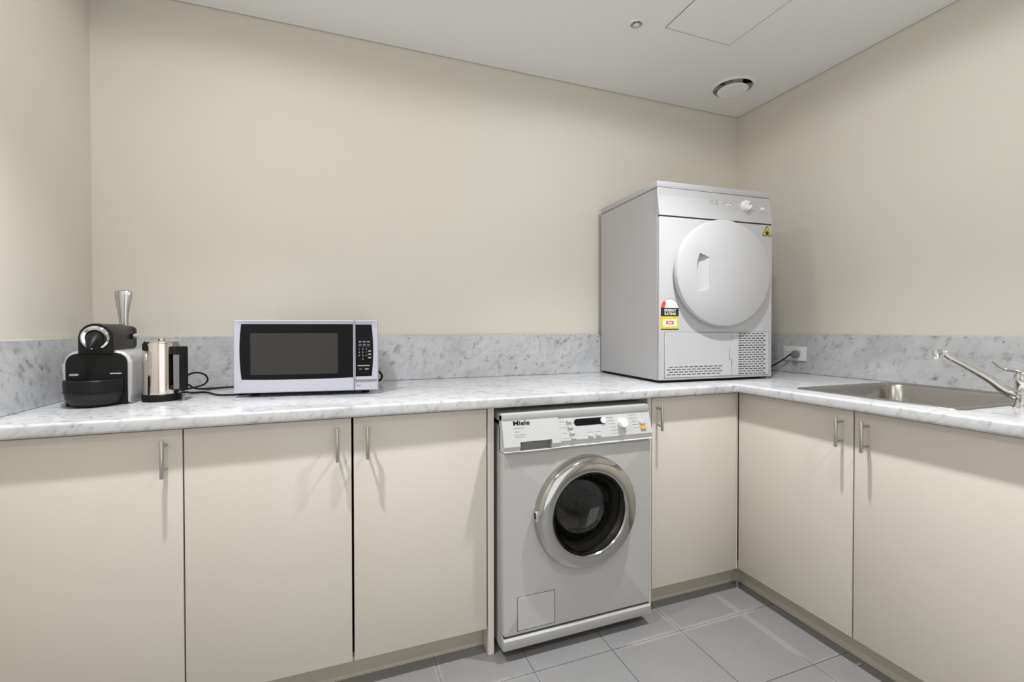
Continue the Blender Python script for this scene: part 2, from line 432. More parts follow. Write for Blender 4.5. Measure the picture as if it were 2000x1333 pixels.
# plinth
bm = B(); prism(bm, [(-.003, .0625), (-.007, .058), (-.0065, .04), (.004, .018), (.012, .015), (.03, .015), (.03, .0625)], 0, WW, 'yz', .006, 2)
obj('plinth', bm, 'washer', w)
for fx in (.05, WW-.05):
    for fy in (.09, WD-.08):
        bm = B(); lathe(bm, [(.020, FZ+.0005), (.020, FZ+.010), (.010, FZ+.012), (.010, .03)], 'z', (fx, fy, 0), 16, True, True); obj('levelling_foot', bm, 'black', w)
# fascia profile (y, z): slanted control panel over a ledge
FT = math.atan2(.032, .105)
def fas_y(z): return -.016+(z-.728)*.032/.105
prof = [(-.004, .7135), (-.013, .7140), (-.0135, .7165), (-.009, .7185), (fas_y(.734), .734), (fas_y(.833), .833), (.020, .8375), (.04, .8375), (.04, .7135)]
prof2 = [(-.002, .7135), (-.011, .7140), (-.0115, .7165), (-.006, .7190), (fas_y(.738)+.003, .738), (fas_y(.833)+.003, .832), (.022, .8365), (.04, .8365), (.04, .7135)]
bm = B(); prism(bm, prof2, .2165, WW, 'yz'); obj('control_panel', bm, 'washpanel', w, angle=12)
# drawer front with a finger recess
bm = B(); DX = .2155
prism(bm, prof, 0, .060, 'yz'); prism(bm, prof, .182, DX, 'yz')
pm = [(fas_y(.748), .748), (fas_y(.833), .833), (.020, .8375), (.04, .8375), (.04, .748)]
prism(bm, pm, .060, .182, 'yz')
drw = obj('detergent_drawer', bm, 'washpanel', w, angle=12)
bm = B(); box(bm, .060, .182, .012, .038, .716, .7478); obj('finger_recess', bm, 'grey', drw)
bm = B(); box(bm, .058, .184, -.012, .03, .7125, .7158, .001, 1); obj('recess_lip', bm, 'washpanel', drw)
text('brand_lettering', 'Miele', .0225, 'black', drw, onfront(.039, fas_y(.804)-.0010, .804, FT), bold=.00028, sx=1.3, label='bold black brand lettering')
def dashes(name, items, m, parent, th=.0018):
    b = B()
    for x, z, L in items: box(b, x, x+L, fas_y(z)-.0006, fas_y(z)+.003, z-th/2, z+th/2)
    return obj(name, b, m, parent)
dashes('fine_print', [(.041, .794, .040), (.043, .782, .020), (.043, .772, .040), (.043, .765, .036)], 'printlight', drw)
# display, buttons, dial
pl = .003
def fb(x0, x1, z0, z1, t): # a raised pad on the slanted fascia
    zc = (z0+z1)/2; m = Matrix.Translation(((x0+x1)/2, fas_y(zc)+pl, zc)) @ Matrix.Rotation(-FT, 4, 'X')
    return m, (x1-x0)/2, (z1-z0)/2
def pad(b, x0, x1, z0, z1, t, r=None, n=6):
    m, hx, hz = fb(x0, x1, z0, z1, t); r = r or min(hx, hz)*.5
    pts = rrect(-hx, hx, -hz, hz, r, n)
    L0 = [m @ Vector((p[0], .002, p[1])) for p in pts]; L1 = [m @ Vector((p[0], -t*.6, p[1])) for p in pts]
    L2 = [m @ Vector((p[0]*.93, -t, p[1]*.90)) for p in pts]
    rings(b, [L0, L1, L2], True, True)
bm = B(); pad(bm, .279, .412, .784, .809, .0015, .0124); disp = obj('display_window', bm, 'blackgloss', w)
def knob(name, x, z, r, t, m, parent):
    b = B(); M = Matrix.Translation((x, fas_y(z)+pl, z)) @ Matrix.Rotation(-FT, 4, 'X')
    lp = []
    for rr, h in ((r, .001), (r, -t*.8), (r*.88, -t)): lp.append([M @ Vector((rr*math.cos(2*math.pi*k/28), h, rr*math.sin(2*math.pi*k/28))) for k in range(28)])
    rings(b, lp); return obj(name, b, m, parent)
knob('display_button', .401, .797, .0112, .006, 'white', w)
knob('dial', .481, .781, .0185, .020, 'white', w)
for z, x in ((.803, .259), (.783, .262), (.763, .266), (.745, .270)):
    bm = B(); pad(bm, x-.011, x+.011, z-.0045, z+.0045, .006); obj('button', bm, 'washpanel', w)
for x in (.340, .373):
    bm = B(); pad(bm, x-.010, x+.010, .7435, .7525, .006); obj('button', bm, 'washpanel', w)
bm = B(); pad(bm, .560, .586, .772, .784, .006); obj('door_button', bm, 'washpanel', w, label='white door button')
bm = B(); pad(bm, .562, .586, .753, .765, .006); obj('start_button', bm, 'orange', w, label='orange start button')
it = [(.221+k*.003, z, .020) for k, z in enumerate((.803, .783, .763, .745))] + [(.327, .759, .024), (.362, .759, .022)]
it += [(.424+k*.0035, .805-k*.0115, .020) for k in range(6)] + [(.516+k*.004, .808-k*.0118, .022) for k in range(5)]
b = B()
for x, z, L in it: box(b, x, x+L, fas_y(z)+pl-.0005, fas_y(z)+pl+.002, z-.0009, z+.0009)
obj('fascia_print', b, 'printlight', w)
b = B()
for k in range(6): box(b, .418+k*.0033, .4205+k*.0033, fas_y(.805-k*.0115)+pl-.0005, fas_y(.8)+pl+.004, .804-k*.0115, .8065-k*.0115)
for k in range(6): box(b, .543+k*.0036, .5455+k*.0036, fas_y(.808-k*.0118)+pl-.0005, fas_y(.8)+pl+.004, .8068-k*.0118, .8092-k*.0118)
obj('indicator_dots', b, 'print', w)
# porthole door
dr = obj('porthole_door', (lambda b: (lathe(b, [(R, -.0002), (R+.0005, -.012), (R-.004, -.028), (R-.012, -.036), (R-.022, -.040), (.158, -.043), (.1515, -.041), (.1485, -.036), (.1475, -.006), (.158, -.0002)], 'y', (cx, 0, cz), 72), b)[1])(B()), 'ringchrome', w, label='chrome porthole ring', angle=25)
bm = B()
gp_ = [(.1472, -.034), (.1470, -.030), (.135, -.012), (.124, .020), (.112, .050), (.095, .062), (.05, .070), (.003, .071), (.003, .066), (.05, .065), (.092, .057), (.107, .046), (.119, .018), (.130, -.014), (.143, -.0335)]
lathe(bm, gp_ + gp_[:1], 'y', (cx, 0, cz), 64); bmesh.ops.remove_doubles(bm, verts=bm.verts, dist=1e-5)
obj('door_glass', bm, 'glass', dr)
bm = B(); lathe(bm, [(.164, -.0005), (.1635, .03), (.150, .045), (.150, .075), (.156, .085)], 'y', (cx, 0, cz), 56); obj('door_seal', bm, 'rubber', w)
bm = B(); lathe(bm, [(.158, .080), (.235, .095), (.240, .12), (.240, .36), (.225, .39), (.002, .40)], 'y', (cx, 0, cz), 64, False, True)
drum = obj('drum', bm, 'drum', w)
for k in range(3):
    m = Matrix.Translation((cx, 0, cz)) @ Matrix.Rotation(math.radians(35+120*k), 4, 'Y')
    bm = B(); box(bm, -.03, .03, .12, .36, -.238, -.18, .018, 3, m); obj('drum_paddle', bm, 'grey', drum)
# door catch on the left rim
bm = B(); a = math.radians(181)
box(bm, cx-R-.0045, cx-R+.006, -.030, -.008, cz-.003, cz+.033, .002, 1); obj('door_catch', bm, 'chrome', dr)
bm = B(); box(bm, cx-R-.0050, cx-R+.004, -.027, -.013, cz+.004, cz+.026); obj('catch_slot', bm, 'dark', dr)
# filter flap
bm = B(); fx0, fx1, fz0, fz1 = .052, .198, .081, .201
for a in ((fx0, fx1, fz0, fz0+.0018), (fx0, fx1, fz1-.0018, fz1), (fx0, fx0+.0018, fz0, fz1), (fx1-.0018, fx1, fz0, fz1)): box(bm, a[0], a[1], -.0005, .004, a[2], a[3])
fl = obj('flap_gap', bm, 'seam', w)
bm = B(); box(bm, fx0+.0018, fx1-.0018, -.0018, .004, fz0+.0018, fz1-.0018, .001, 1); obj('filter_flap', bm, 'washer', w)
bm = B(); box(bm, .004, WW-.004, .003, .02, .0625, .067); obj('plinth_gap', bm, 'seam', w)

# ------------------------------------------------------------------ dryer
DX0, DY0, DA = -1.035, -.561, -.052
DWd, DDp = .632, .528
d = thing('tumble_dryer', 'white tumble dryer with a big round door standing on the counter corner', 'dryer', (DX0, DY0, .9), DA)
sx = .972
zz = lambda z: z-.9
bm = B(); box(bm, 0, DWd, .014, DDp, .012, zz(1.767), .003, 1); obj('body', bm, 'dryer', d)
bm = B(); box(bm, -.002, DWd+.002, .016, DDp+.002, zz(1.7685), zz(1.797), .005, 2); obj('lid', bm, 'dryer', d)
bm = B(); prism(bm, [(0, zz(1.642)), (.019, zz(1.766)), (.05, zz(1.766)), (.05, zz(1.642))], 0, DWd, 'yz', .002, 1); cp = obj('control_panel', bm, 'dryer', d)
bm = B(); box(bm, 0, DWd, 0, .0138, .012, zz(1.636), .005, 3); obj('front_panel', bm, 'dryer', d)
bm = B(); box(bm, .004, DWd-.004, .004, .03, zz(1.636), zz(1.642)); obj('panel_gap', bm, 'seam', d)
for fx in (.05, DWd-.05):
    for fy in (.06, DDp-.05):
        bm = B(); lathe(bm, [(.019, .0003), (.019, .007), (.011, .009), (.011, .013)], 'z', (fx, fy, 0), 16, True, True); obj('foot', bm, 'black', d)
bm = B(); box(bm, .012, DWd-.012, .02, DDp-.01, .004, .0119); obj('base_tray', bm, 'black', d)
# round door with bulged face and a scooped hand grip
DCX, DCZ, DRX, DRZ = .3275, zz(1.393), .262, .243
def disc_loop(f, y, n=72): return [Vector((DCX+DRX*f*math.cos(2*math.pi*k/n), y, DCZ+DRZ*f*math.sin(2*math.pi*k/n))) for k in range(n)]
HX0, HX1, HZ0, HZ1 = .168, .239, zz(1.308), zz(1.474)
bm = B()
rings(bm, [disc_loop(.975, -.0002), disc_loop(.975, -.012), disc_loop(1.0, -.013), disc_loop(1.0, -.024), disc_loop(.985, -.031), disc_loop(.965, -.0335)], True, False)
bm.verts.ensure_lookup_table()
rim = bm.verts[-72:]
er = [bm.edges.get((rim[i], rim[(i+1) % 72])) for i in range(72)]
# grip outline: slanted top edge, bowed left edge, slanted bottom edge
grip = [(HX1, zz(1.460)), (.212, zz(1.469)), (.186, zz(1.478)), (.176, zz(1.450)), (.169, zz(1.415)), (.168, zz(1.385)), (.172, zz(1.345)), (.184, zz(1.306)), (.212, zz(1.313)), (HX1, zz(1.322)), (HX1-.002, zz(1.36)), (HX1-.003, zz(1.41))]
gv = [bm.verts.new((p[0], -.0335, p[1])) for p in grip]
ge = [bm.edges.new((gv[i], gv[(i+1) % len(gv)])) for i in range(len(gv))]
bmesh.ops.triangle_fill(bm, use_beauty=True, edges=er+ge)
# scoop: right edge stays at the surface, left edge deep
gd = []
for p in grip:
    t = min(1, max(0, (HX1-p[0])/(HX1-.172)))
    gd.append(bm.verts.new((p[0], -.0332+.030*t**.8, p[1])))
n = len(gv)
for i in range(n):
    j = (i+1) % n; bm.faces.new((gv[i], gv[j], gd[j], gd[i]))
bm.faces.new(gd)
obj('round_door', bm, 'dryer', d, angle=30)
# lower service door and vent grille
LX0, LX1, LZ0, LZ1 = .026, .613, zz(.921), zz(1.126)
bm = B(); lw = .0022
for a in ((LX0, LX1, LZ0, LZ0+lw), (LX0, LX1, LZ1-lw, LZ1), (LX0, LX0+lw, LZ0, LZ1), (LX1-lw, LX1, LZ0, LZ1)): box(bm, a[0], a[1], -.0004, .004, a[2], a[3])
obj('service_gap', bm, 'grey', d)
bm = B(); box(bm, LX0+lw, .392, -.0022, .004, LZ0+lw, LZ1-lw, .0012, 1); sd = obj('service_door', bm, 'dryer', d)
bm = B(); box(bm, .394, LX1-lw, -.0022, .004, LZ0+lw, LZ1-lw, .0012, 1); gp = obj('grille_panel', bm, 'dryer', d)
bm = B(); box(bm, .378, .3805, -.0027, .002, zz(1.0), zz(1.05)); box(bm, .378, .386, -.0027, .002, zz(.997), zz(1.0)); box(bm, .392, .3945, -.0027, .002, zz(.965), zz(1.0)); obj('latch', bm, 'grey', sd)
bm = B()
for r_ in range(18):
    z = zz(1.1175)-r_*.0110
    for c_ in range(6):
        x = .441+c_*.0258 + (.0125 if r_ % 2 else 0)
        box(bm, x-.0095, min(x+.0095, .598), -.0027, .001, z-.0021, z+.0021)
    if r_ % 2: box(bm, .4305, .4435, -.0027, .001, z-.0021, z+.0021)
vg = obj('vent_slots', bm, 'seam', gp); vg['kind'] = 'stuff'
bm = B()
for r_ in range(4):
    z = zz(.970)-r_*.0112
    for c_ in range(11):
        x = .060+c_*.0268 + (-.012 if r_ % 2 else 0)
        box(bm, x-.010, x+.010, -.0027, .001, z-.0018, z+.0018)
vg = obj('vent_slots', bm, 'seam', sd); vg['kind'] = 'stuff'
# controls
PT = math.atan2(.019, .124)
def py(z): return (zz(z)-zz(1.642))*.019/.124
def dknob(name, x, z, r, t, m, parent, n=28):
    b = B(); M = Matrix.Translation((x, py(z), zz(z))) @ Matrix.Rotation(-PT, 4, 'X')
    rings(b, [[M @ Vector((rr*math.cos(2*math.pi*k/n), h, rr*math.sin(2*math.pi*k/n))) for k in range(n)] for rr, h in ((r, .001), (r*.97, -t*.8), (r*.85, -t))])
    return obj(name, b, m, parent)
kb = dknob('dial', .478, 1.7185, .026, .019, 'white', d)
M = Matrix.Translation((.478, py(1.7185), zz(1.7185))) @ Matrix.Rotation(-PT, 4, 'X') @ Matrix.Rotation(math.radians(-24), 4, 'Y')
bm = B(); box(bm, .006, .024, -.0205, -.019, -.0022, .0022, 0, 1, M); obj('dial_pointer', bm, 'grey', kb)
dknob('power_button', .578, 1.711, .0085, .008, 'white', d, 20)
text('brand_lettering', 'euromaid', .0135, 'print', cp, onfront(.033, py(1.752)-.0004, zz(1.749), PT), bold=.0003, sx=1.1, label='small grey brand lettering')
b = B()
for x, z, L in [(.268+.003*k, 1.737-.007*k, .022) for k in range(4)] + [(.306, 1.742-.0075*k, .012) for k in range(5)] + [(.345, 1.722, .012), (.36, 1.73, .012), (.392, 1.726, .010), (.392, 1.716, .014)] + [(.418, 1.745, .020), (.415, 1.735, .016), (.418, 1.700, .022), (.52, 1.742, .018), (.53, 1.72, .018), (.52, 1.70, .02), (.56, 1.69, .01)]:
    box(b, x, x+L, py(z)-.0004, py(z)+.002, zz(z)-.0007, zz(z)+.0007)
obj('panel_print', b, 'print', cp)
b = B()
for x, z in ((.292, 1.738), (.294, 1.730), (.318, 1.733), (.319, 1.724), (.320, 1.716), (.321, 1.708), (.373, 1.728), (.398, 1.732), (.399, 1.722)): box(b, x-.0016, x+.0016, py(z)-.0006, py(z)+.002, zz(z)-.0016, zz(z)+.0016)
obj('indicator_dots', b, 'print', cp)
for x in (.374, .392): dknob('button', x, 1.715, .0042, .004, 'white', d, 14)
# warning triangle
bm = B(); prism(bm, [(.570, zz(1.583)), (.626, zz(1.583)), (.598, zz(1.632))], -.0010, .001, 'xz'); tr = obj('warning_sticker', bm, 'black', d, label='yellow triangular fire warning sticker')
bm = B(); prism(bm, [(.5745, zz(1.586)), (.6215, zz(1.586)), (.598, zz(1.627))], -.0014, .001, 'xz'); obj('sticker_face', bm, 'yellow', tr)
bm = B(); prism(bm, [(.590, zz(1.5885)), (.606, zz(1.5885)), (.608, zz(1.597)), (.604, zz(1.604)), (.601, zz(1.600)), (.598, zz(1.613)), (.593, zz(1.605)), (.588, zz(1.597))], -.0018, .001, 'xz'); obj('flame_symbol', bm, 'labelblack', tr)
# energy label
lx0, lx1 = .008, .100
bm = B()
arc = [(lx0+.046+.043*math.cos(math.radians(a)), zz(1.234)+.040*math.sin(math.radians(a))) for a in range(0, 181, 12)]
prism(bm, [(lx0, zz(1.137)), (lx1, zz(1.137)), (lx1, zz(1.234))] + arc + [(lx0, zz(1.234))], -.0008, .001, 'xz'); lb = obj('energy_label', bm, 'labelwhite', d, label='yellow and black energy rating label')
bm = B(); box(bm, lx0, lx1, -.0012, .001, zz(1.196), zz(1.2335)); obj('black_band', bm, 'labelblack', lb)
bm = B(); box(bm, lx0, lx1, -.0012, .001, zz(1.141), zz(1.196)); obj('yellow_band', bm, 'yellow', lb)
bm = B(); box(bm, lx0, lx1, -.0012, .001, zz(1.137), zz(1.141)); obj('bottom_band', bm, 'labelblack', lb)
bm = B(); box(bm, lx0+.012, lx1-.010, -.0015, .001, zz(1.151), zz(1.183)); obj('white_window', bm, 'labelwhite', lb)
bm = B(); box(bm, lx0+.027, lx1-.026, -.0018, .001, zz(1.160), zz(1.175)); obj('red_window', bm, 'red', lb)
bm = B(); box(bm, lx0+.036, lx1-.034, -.0020, .001, zz(1.1645), zz(1.1705)); obj('number_patch', bm, 'labelwhite', lb)
bm = B(); prism(bm, [(lx0, zz(1.234)), (lx0+.018, zz(1.2335)), (lx0+.026, zz(1.252)), (lx0+.022, zz(1.262)), (lx0+.012, zz(1.262)), (lx0+.006, zz(1.252))], -.0016, .001, 'xz'); obj('red_star', bm, 'red', lb)
bm = B(); tube(bm, [(p[0], -.001, p[1]) for p in [(lx0+.046+.043*math.cos(math.radians(a)), zz(1.234)+.040*math.sin(math.radians(a))) for a in range(8, 150, 12)]], .0008, 6); obj('arc_line', bm, 'print', lb)
text('label_lettering', 'ENERGY', .0165, 'printwhite', lb, onfront(lx0+.048, -.0013, zz(1.217)), bold=.0004, align='CENTER')
text('label_lettering', 'RATING', .0165, 'printwhite', lb, onfront(lx0+.048, -.0013, zz(1.2015)), bold=.0004, align='CENTER')

# ------------------------------------------------------------------ microwave
m_ = thing('microwave', 'white countertop microwave with black glass door and keypad', 'microwave', (-2.696, -.3857, .9), -.1416)
MW, MH, MD = .4848, 1.1737-.9, .330
bm = B(); box(bm, .004, MW-.026, .022, MD, .016, MH-.003, .006, 2); obj('housing', bm, 'micro', m_)
for fx in (.05, MW-.05):
    for fy in (.06, MD-.05):
        bm = B(); lathe(bm, [(.014, .0003), (.016, .016)], 'z', (fx, fy, 0), 14, True, True); obj('foot', bm, 'black', m_)
SPX = .4015
def ring_frame(name, outer, inner, y0, y1, yin, mm, parent, n_):
    b = B()
    lo = [[(p[0], y1, p[1]) for p in outer], [(p[0], y0+.003, p[1]) for p in outer],
          [(p[0]+(.003 if p[0] < sum(q[0] for q in outer)/len(outer) else -.003), y0, p[1]+(.003 if p[1] < .15 else -.003)) for p in outer],
          [(p[0], yin, p[1]) for p in inner], [(p[0], y1, p[1]) for p in inner]]
    rings(b, lo, False, False); return obj(name, b, mm, parent)
def bowed(x0, x1, z0, z1, bl=0, br=0, bt=0, bb=0, n=10):
    out = []
    for k in range(n): t = k/n; out.append((x0+(x1-x0)*t, z0-bb*4*t*(1-t)))
    for k in range(n): t = k/n; out.append((x1+br*4*t*(1-t), z0+(z1-z0)*t))
    for k in range(n): t = k/n; out.append((x1-(x1-x0)*t, z1+bt*4*t*(1-t)))
    for k in range(n): t = k/n; out.append((x0-bl*4*t*(1-t), z1-(z1-z0)*t))
    return out
md = ring_frame('door', bowed(0, SPX-.001, .0155, MH), bowed(.0245, SPX-.0012, zz(.964), zz(1.1585), bl=.006, bb=.003), 0, .022, .005, 'micro', m_, 40)
bm = B(); prism(bm, bowed(.024, SPX-.0014, zz(.9635), zz(1.159), bl=.006, bb=.003), .0045, .02, 'xz'); obj('door_glass', bm, 'blackgloss', md)
bm = B(); prism(bm, rrect(.053, .344, zz(.979), zz(1.127), .004, 3), .0038, .006, 'xz'); obj('viewing_window', bm, 'window', md)
cpn = ring_frame('control_panel', bowed(SPX+.0012, MW, .0155, MH), bowed(SPX+.0035, .4615, zz(.967), zz(1.157), br=.006), 0, .022, .005, 'micro', m_, 40)
bm = B(); prism(bm, bowed(SPX+.0033, .462, zz(.9665), zz(1.1575), br=.006), .0045, .02, 'xz'); kp = obj('keypad', bm, 'blackgloss', cpn)
bm = B(); box(bm, SPX-.001, SPX+.0012, .004, .022, .0155, MH); obj('door_gap', bm, 'grey', m_)
bm = B(); box(bm, SPX+.002, MW-.001, -.0012, .004, zz(.9525), zz(.9535)); obj('release_gap', bm, 'seam', cpn)
bm = B(); prism(bm, rrect(.409, .422, zz(.934), zz(.944), .004, 4), -.0015, .004, 'xz', .001, 1); obj('release_mark', bm, 'micro', cpn)
b = B(); 
for r_ in range(2):
    for c_ in range(3): box(b, .4165+c_*.0147, .4265+c_*.0147, .0040, .006, zz(1.0935)-r_*.0125, zz(1.0965)-r_*.0125)
obj('key_print', b, 'printlight', kp)
kb_ = mat('key_blue', (.05, .11, .19), .5); MAT['keyblue'] = kb_
b = B()
for r_ in range(2):
    for c_ in range(3): box(b, .4165+c_*.0147, .4265+c_*.0147, .0040, .006, zz(1.0885)-r_*.0125, zz(1.0905)-r_*.0125)
obj('key_underline', b, 'keyblue', kp)
digits = '1234567890'
for k in range(10):
    r_, c_ = divmod(k, 3) if k < 9 else (3, 1)
    text('key_digit', digits[k], .0085, 'printlight', kp, onfront(.4165+c_*.0125, .0041, zz(1.065)-r_*.0125), bold=.0002)
b = B()
for r_ in range(3): prism(b, rrect(.4495, .4605, zz(1.0575)-r_*.0125, zz(1.0625)-r_*.0125, .0022, 3), .0036, .006, 'xz')
prism(b, rrect(.412, .4555, zz(1.0040), zz(1.0085), .002, 3), .0036, .006, 'xz')
prism(b, rrect(.4175, .4275, zz(.992), zz(.9945), .001, 3), .0038, .006, 'xz'); prism(b, rrect(.438, .452, zz(.991), zz(.9955), .001, 3), .0038, .006, 'xz')
obj('function_keys', b, 'printlight', kp)

# ------------------------------------------------------------------ coffee machine
CX, CY = -3.067, -.400
cm = thing('coffee_machine', 'black and silver capsule coffee machine with raised metal lever', 'coffee machine', (CX, CY, .9))
def arch(hw, z0, z1, r, n=8):
    out = [(-hw, z0), (hw, z0)]
    for k in range(n+1): a = math.radians(90*k/n); out.append((hw-r+r*math.cos(a), z1-r+r*math.sin(a)))
    for k in range(n+1): a = math.radians(90+90*k/n); out.append((-hw+r+r*math.cos(a), z1-r+r*math.sin(a)))
    return out
bm = B(); prism(bm, arch(.0875, .002, .174, .040), -.001, .205, 'xz', .009, 3); obj('housing', bm, 'silver', cm)
bm = B(); prism(bm, arch(.0775, .0025, .1655, .031), -.006, .02, 'xz', .001, 1); obj('front_plate', bm, 'black', cm)
# brewing head
bm = B()
hp = [(-.0435, .163), (.0435, .163)] + [(.0435*math.cos(math.radians(a)), .2165+.0435*math.sin(math.radians(a))) for a in range(0, 181, 12)]
prism(bm, hp, -.012, .006, 'xz', .002, 1); obj('head_face', bm, 'black', cm)
bm = B()
hp2 = [(-.0425, .170), (.0425, .170)] + [(.0425*math.cos(math.radians(a)), .2165+.0425*math.sin(math.radians(a))) for a in range(0, 181, 12)]
prism(bm, hp2, .006, .150, 'xz', .004, 2); hd = obj('brew_head', bm, 'darkgrey', cm)
bm = B(); lathe(bm, [(.037, -.0115), (.037, -.016), (.032, -.0195), (.025, -.017), (.022, -.010)], 'y', (0, 0, .2145), 40); obj('chrome_ring', bm, 'chrome', cm)
# conical spout pointing forward and down
bm = B()
lo = []
for t in range(7):
    f = t/6; r = .0205*(1-f)**.85+.0035; lo.append([Vector((-.001+r*math.cos(2*math.pi*k/24), -.013-.040*f**.9, .2115-.030*f**1.6+r*math.sin(2*math.pi*k/24))) for k in range(24)])
rings(bm, lo); obj('spout', bm, 'black', cm)
# lever: two-sided flask shaped handle
bm = B()
lp = [(0, .188, .215), (0, .188, .250), (0, .187, .275), (0, .186, .300), (0, .186, .325), (0, .187, .350), (0, .189, .368), (0, .191, .376), (0, .192, .3795)]
rr = [.0145, .0142, .0142, .0163, .0200, .0245, .0258, .0235, .014]
loops = [[Vector((r*1.0*math.cos(2*math.pi*k/20), p[1]+r*.62*math.sin(2*math.pi*k/20), p[2])) for k in range(20)] for p, r in zip(lp, rr)]
rings(bm, loops); lv = obj('lever', bm, 'leversteel', cm, label='flask-shaped brushed metal lever')
bm = B()
for s in (-.35, .35): tube(bm, [(rr[i]*s*1.0, lp[i][1]-rr[i]*.60, lp[i][2]) for i in range(1, 8)], .0009, 6)
obj('lever_groove', bm, 'grey', lv)
bm = B(); box(bm, -.04, .04, .150, .192, .172, .252, .014, 3); obj('head_rear', bm, 'darkgrey', cm)
bm = B(); lathe(bm, [(.010, .0425), (.011, .047), (.008, .0490)], 'x', (0, .128, .2175), 18, True, True); obj('pivot_bush', bm, 'black', cm)
bm = B(); lathe(bm, [(.006, .048), (.0085, .053), (.0085, .058), (.004, .062)], 'x', (0, .128, .2175), 16, True, True); obj('pivot_knob', bm, 'silver', cm)
# drip tray bowl
def dring(hw, dep, z, y0=-.004, n=28):
    return [Vector((-.004+hw*math.cos(math.pi+math.pi*k/n), y0+dep*math.sin(math.pi+math.pi*k/n), z)) for k in range(n+1)]
bm = B(); rings(bm, [dring(.0735, .074, .0435), dring(.0750, .0765, .046), dring(.0755, .077, .082), dring(.0735, .075, .0845)]); tray = obj('cup_tray', bm, 'black', cm)
bm = B(); rings(bm, [dring(.055, .058, .006), dring(.062, .066, .012), dring(.0705, .0725, .028), dring(.0715, .0735, .0435)]); obj('drip_bowl', bm, 'darkgrey', cm)
bm = B(); rings(bm, [dring(.066, .067, .0840), dring(.066, .067, .0856)]); obj('tray_grid', bm, 'blackgloss', tray)
bm = B(); prism(bm, rrect(-.0690, -.0450, .0955, .1025, .0033, 5), -.0068, -.005, 'xz'); bp_ = obj('badge', bm, 'printlight', cm)
bm = B(); prism(bm, rrect(-.0682, -.0458, .0962, .1018, .0027, 5), -.0071, -.005, 'xz'); obj('badge_face', bm, 'grey', bp_)
text('badge_lettering', "De'Longhi", .0050, 'printwhite', bp_, onfront(-.057, -.0072, .0974), bold=.00008, align='CENTER', sx=.92)
text('brand_lettering', 'NESPRESSO', .0056, 'printwhite', cm, onfront(.0335, -.0072, .0985), bold=.0001, sx=1.08)

# ------------------------------------------------------------------ kettle
KX, KY = -2.9155, -.343
k_ = thing('electric_kettle', 'shiny stainless steel electric kettle with black handle and base', 'kettle', (KX, KY, .9))
bm = B(); lathe(bm, [(.052, .0006), (.0555, .003), (.0555, .022), (.0535, .0245)], 'z', (0, 0, 0), 48, True, True); obj('base', bm, 'black', k_)
bm = B(); lathe(bm, [(.0535, .0246), (.0535, .030), (.0530, .060), (.0525, .190), (.0515, .1945)], 'z', (0, 0, 0), 56, True, True); obj('body', bm, 'kettlesteel', k_)
bm = B(); lathe(bm, [(.0490, .1946), (.0490, .199), (.046, .2025), (.020, .2045), (.0095, .205), (.0095, .2095), (.002, .211)], 'z', (0, 0, 0), 40, True, True); obj('lid', bm, 'kettlesteel', k_)
ha = math.radians(-35); H = Matrix.Rotation(ha, 4, 'Z')
bm = B(); box(bm, .069, .096, -.0155, .0155, .037, .184, .003, 2, H); box(bm, .0495, .071, -.0145, .0145, .158, .184, .002, 1, H); box(bm, .051, .071, -.011, .011, .037, .052, .002, 1, H)
hh = obj('handle', bm, 'black', k_)
bm = B(); box(bm, .0695, .0935, -.0166, -.0150, .042, .156, .0006, 1, H); obj('handle_insert', bm, 'grey', hh)
bm = B(); prism(bm, [(-.012, .178), (.012, .178), (.007, .194), (-.007, .194)], .0495, .058, 'yz', .001, 1)
sp_ = obj('spout', bm, 'kettlesteel', k_); sp_.rotation_euler = (0, 0, ha+math.pi)

# ------------------------------------------------------------------ sink and tap
sk = thing('sink', 'square inset stainless steel sink bowl in the marble countertop', 'sink', ((SX0+SX1)/2, (SY0+SY1)/2, .9))
hx, hy = (SX1-SX0)/2, (SY1-SY0)/2
def rl(ins, z, r, n=8): return [Vector((p[0], p[1], z)) for p in rrect(-hx+ins, hx-ins, -hy+ins, hy-ins, r, n)]
bm = B(); rings(bm, [rl(.0, .0004, .03), rl(.001, .0022, .03), rl(.004, .0036, .028), rl(.022, .0034, .055), rl(.027, .002, .055), rl(.031, -.004, .058), rl(.038, -.13, .060), rl(.042, -.148, .058), rl(.052, -.158, .050), rl(.066, -.162, .04)], False, False)
# bottom falls to the drain
N_ = 36
inner = rl(.066, -.162, .04); dl = [Vector((.045*math.cos(2*math.pi*k/N_+math.pi/4), .045*math.sin(2*math.pi*k/N_+math.pi/4), -.168)) for k in range(N_)]
a0 = [bm.verts.new(p) for p in inner]; d0 = [bm.verts.new(p) for p in dl]
for i in range(N_):
    j = (i+1) % N_; bm.faces.new((a0[i], a0[j], d0[j], d0[i]))
bmesh.ops.remove_doubles(bm, verts=bm.verts, dist=1e-5)
bw = obj('bowl', bm, 'sinksteel', sk, angle=50)
bm = B(); lathe(bm, [(.046, -.1675), (.042, -.166), (.036, -.171), (.012, -.172), (.002, -.170)], 'z', (0, 0, 0), 32, False, True); obj('drain', bm, 'chrome', sk)

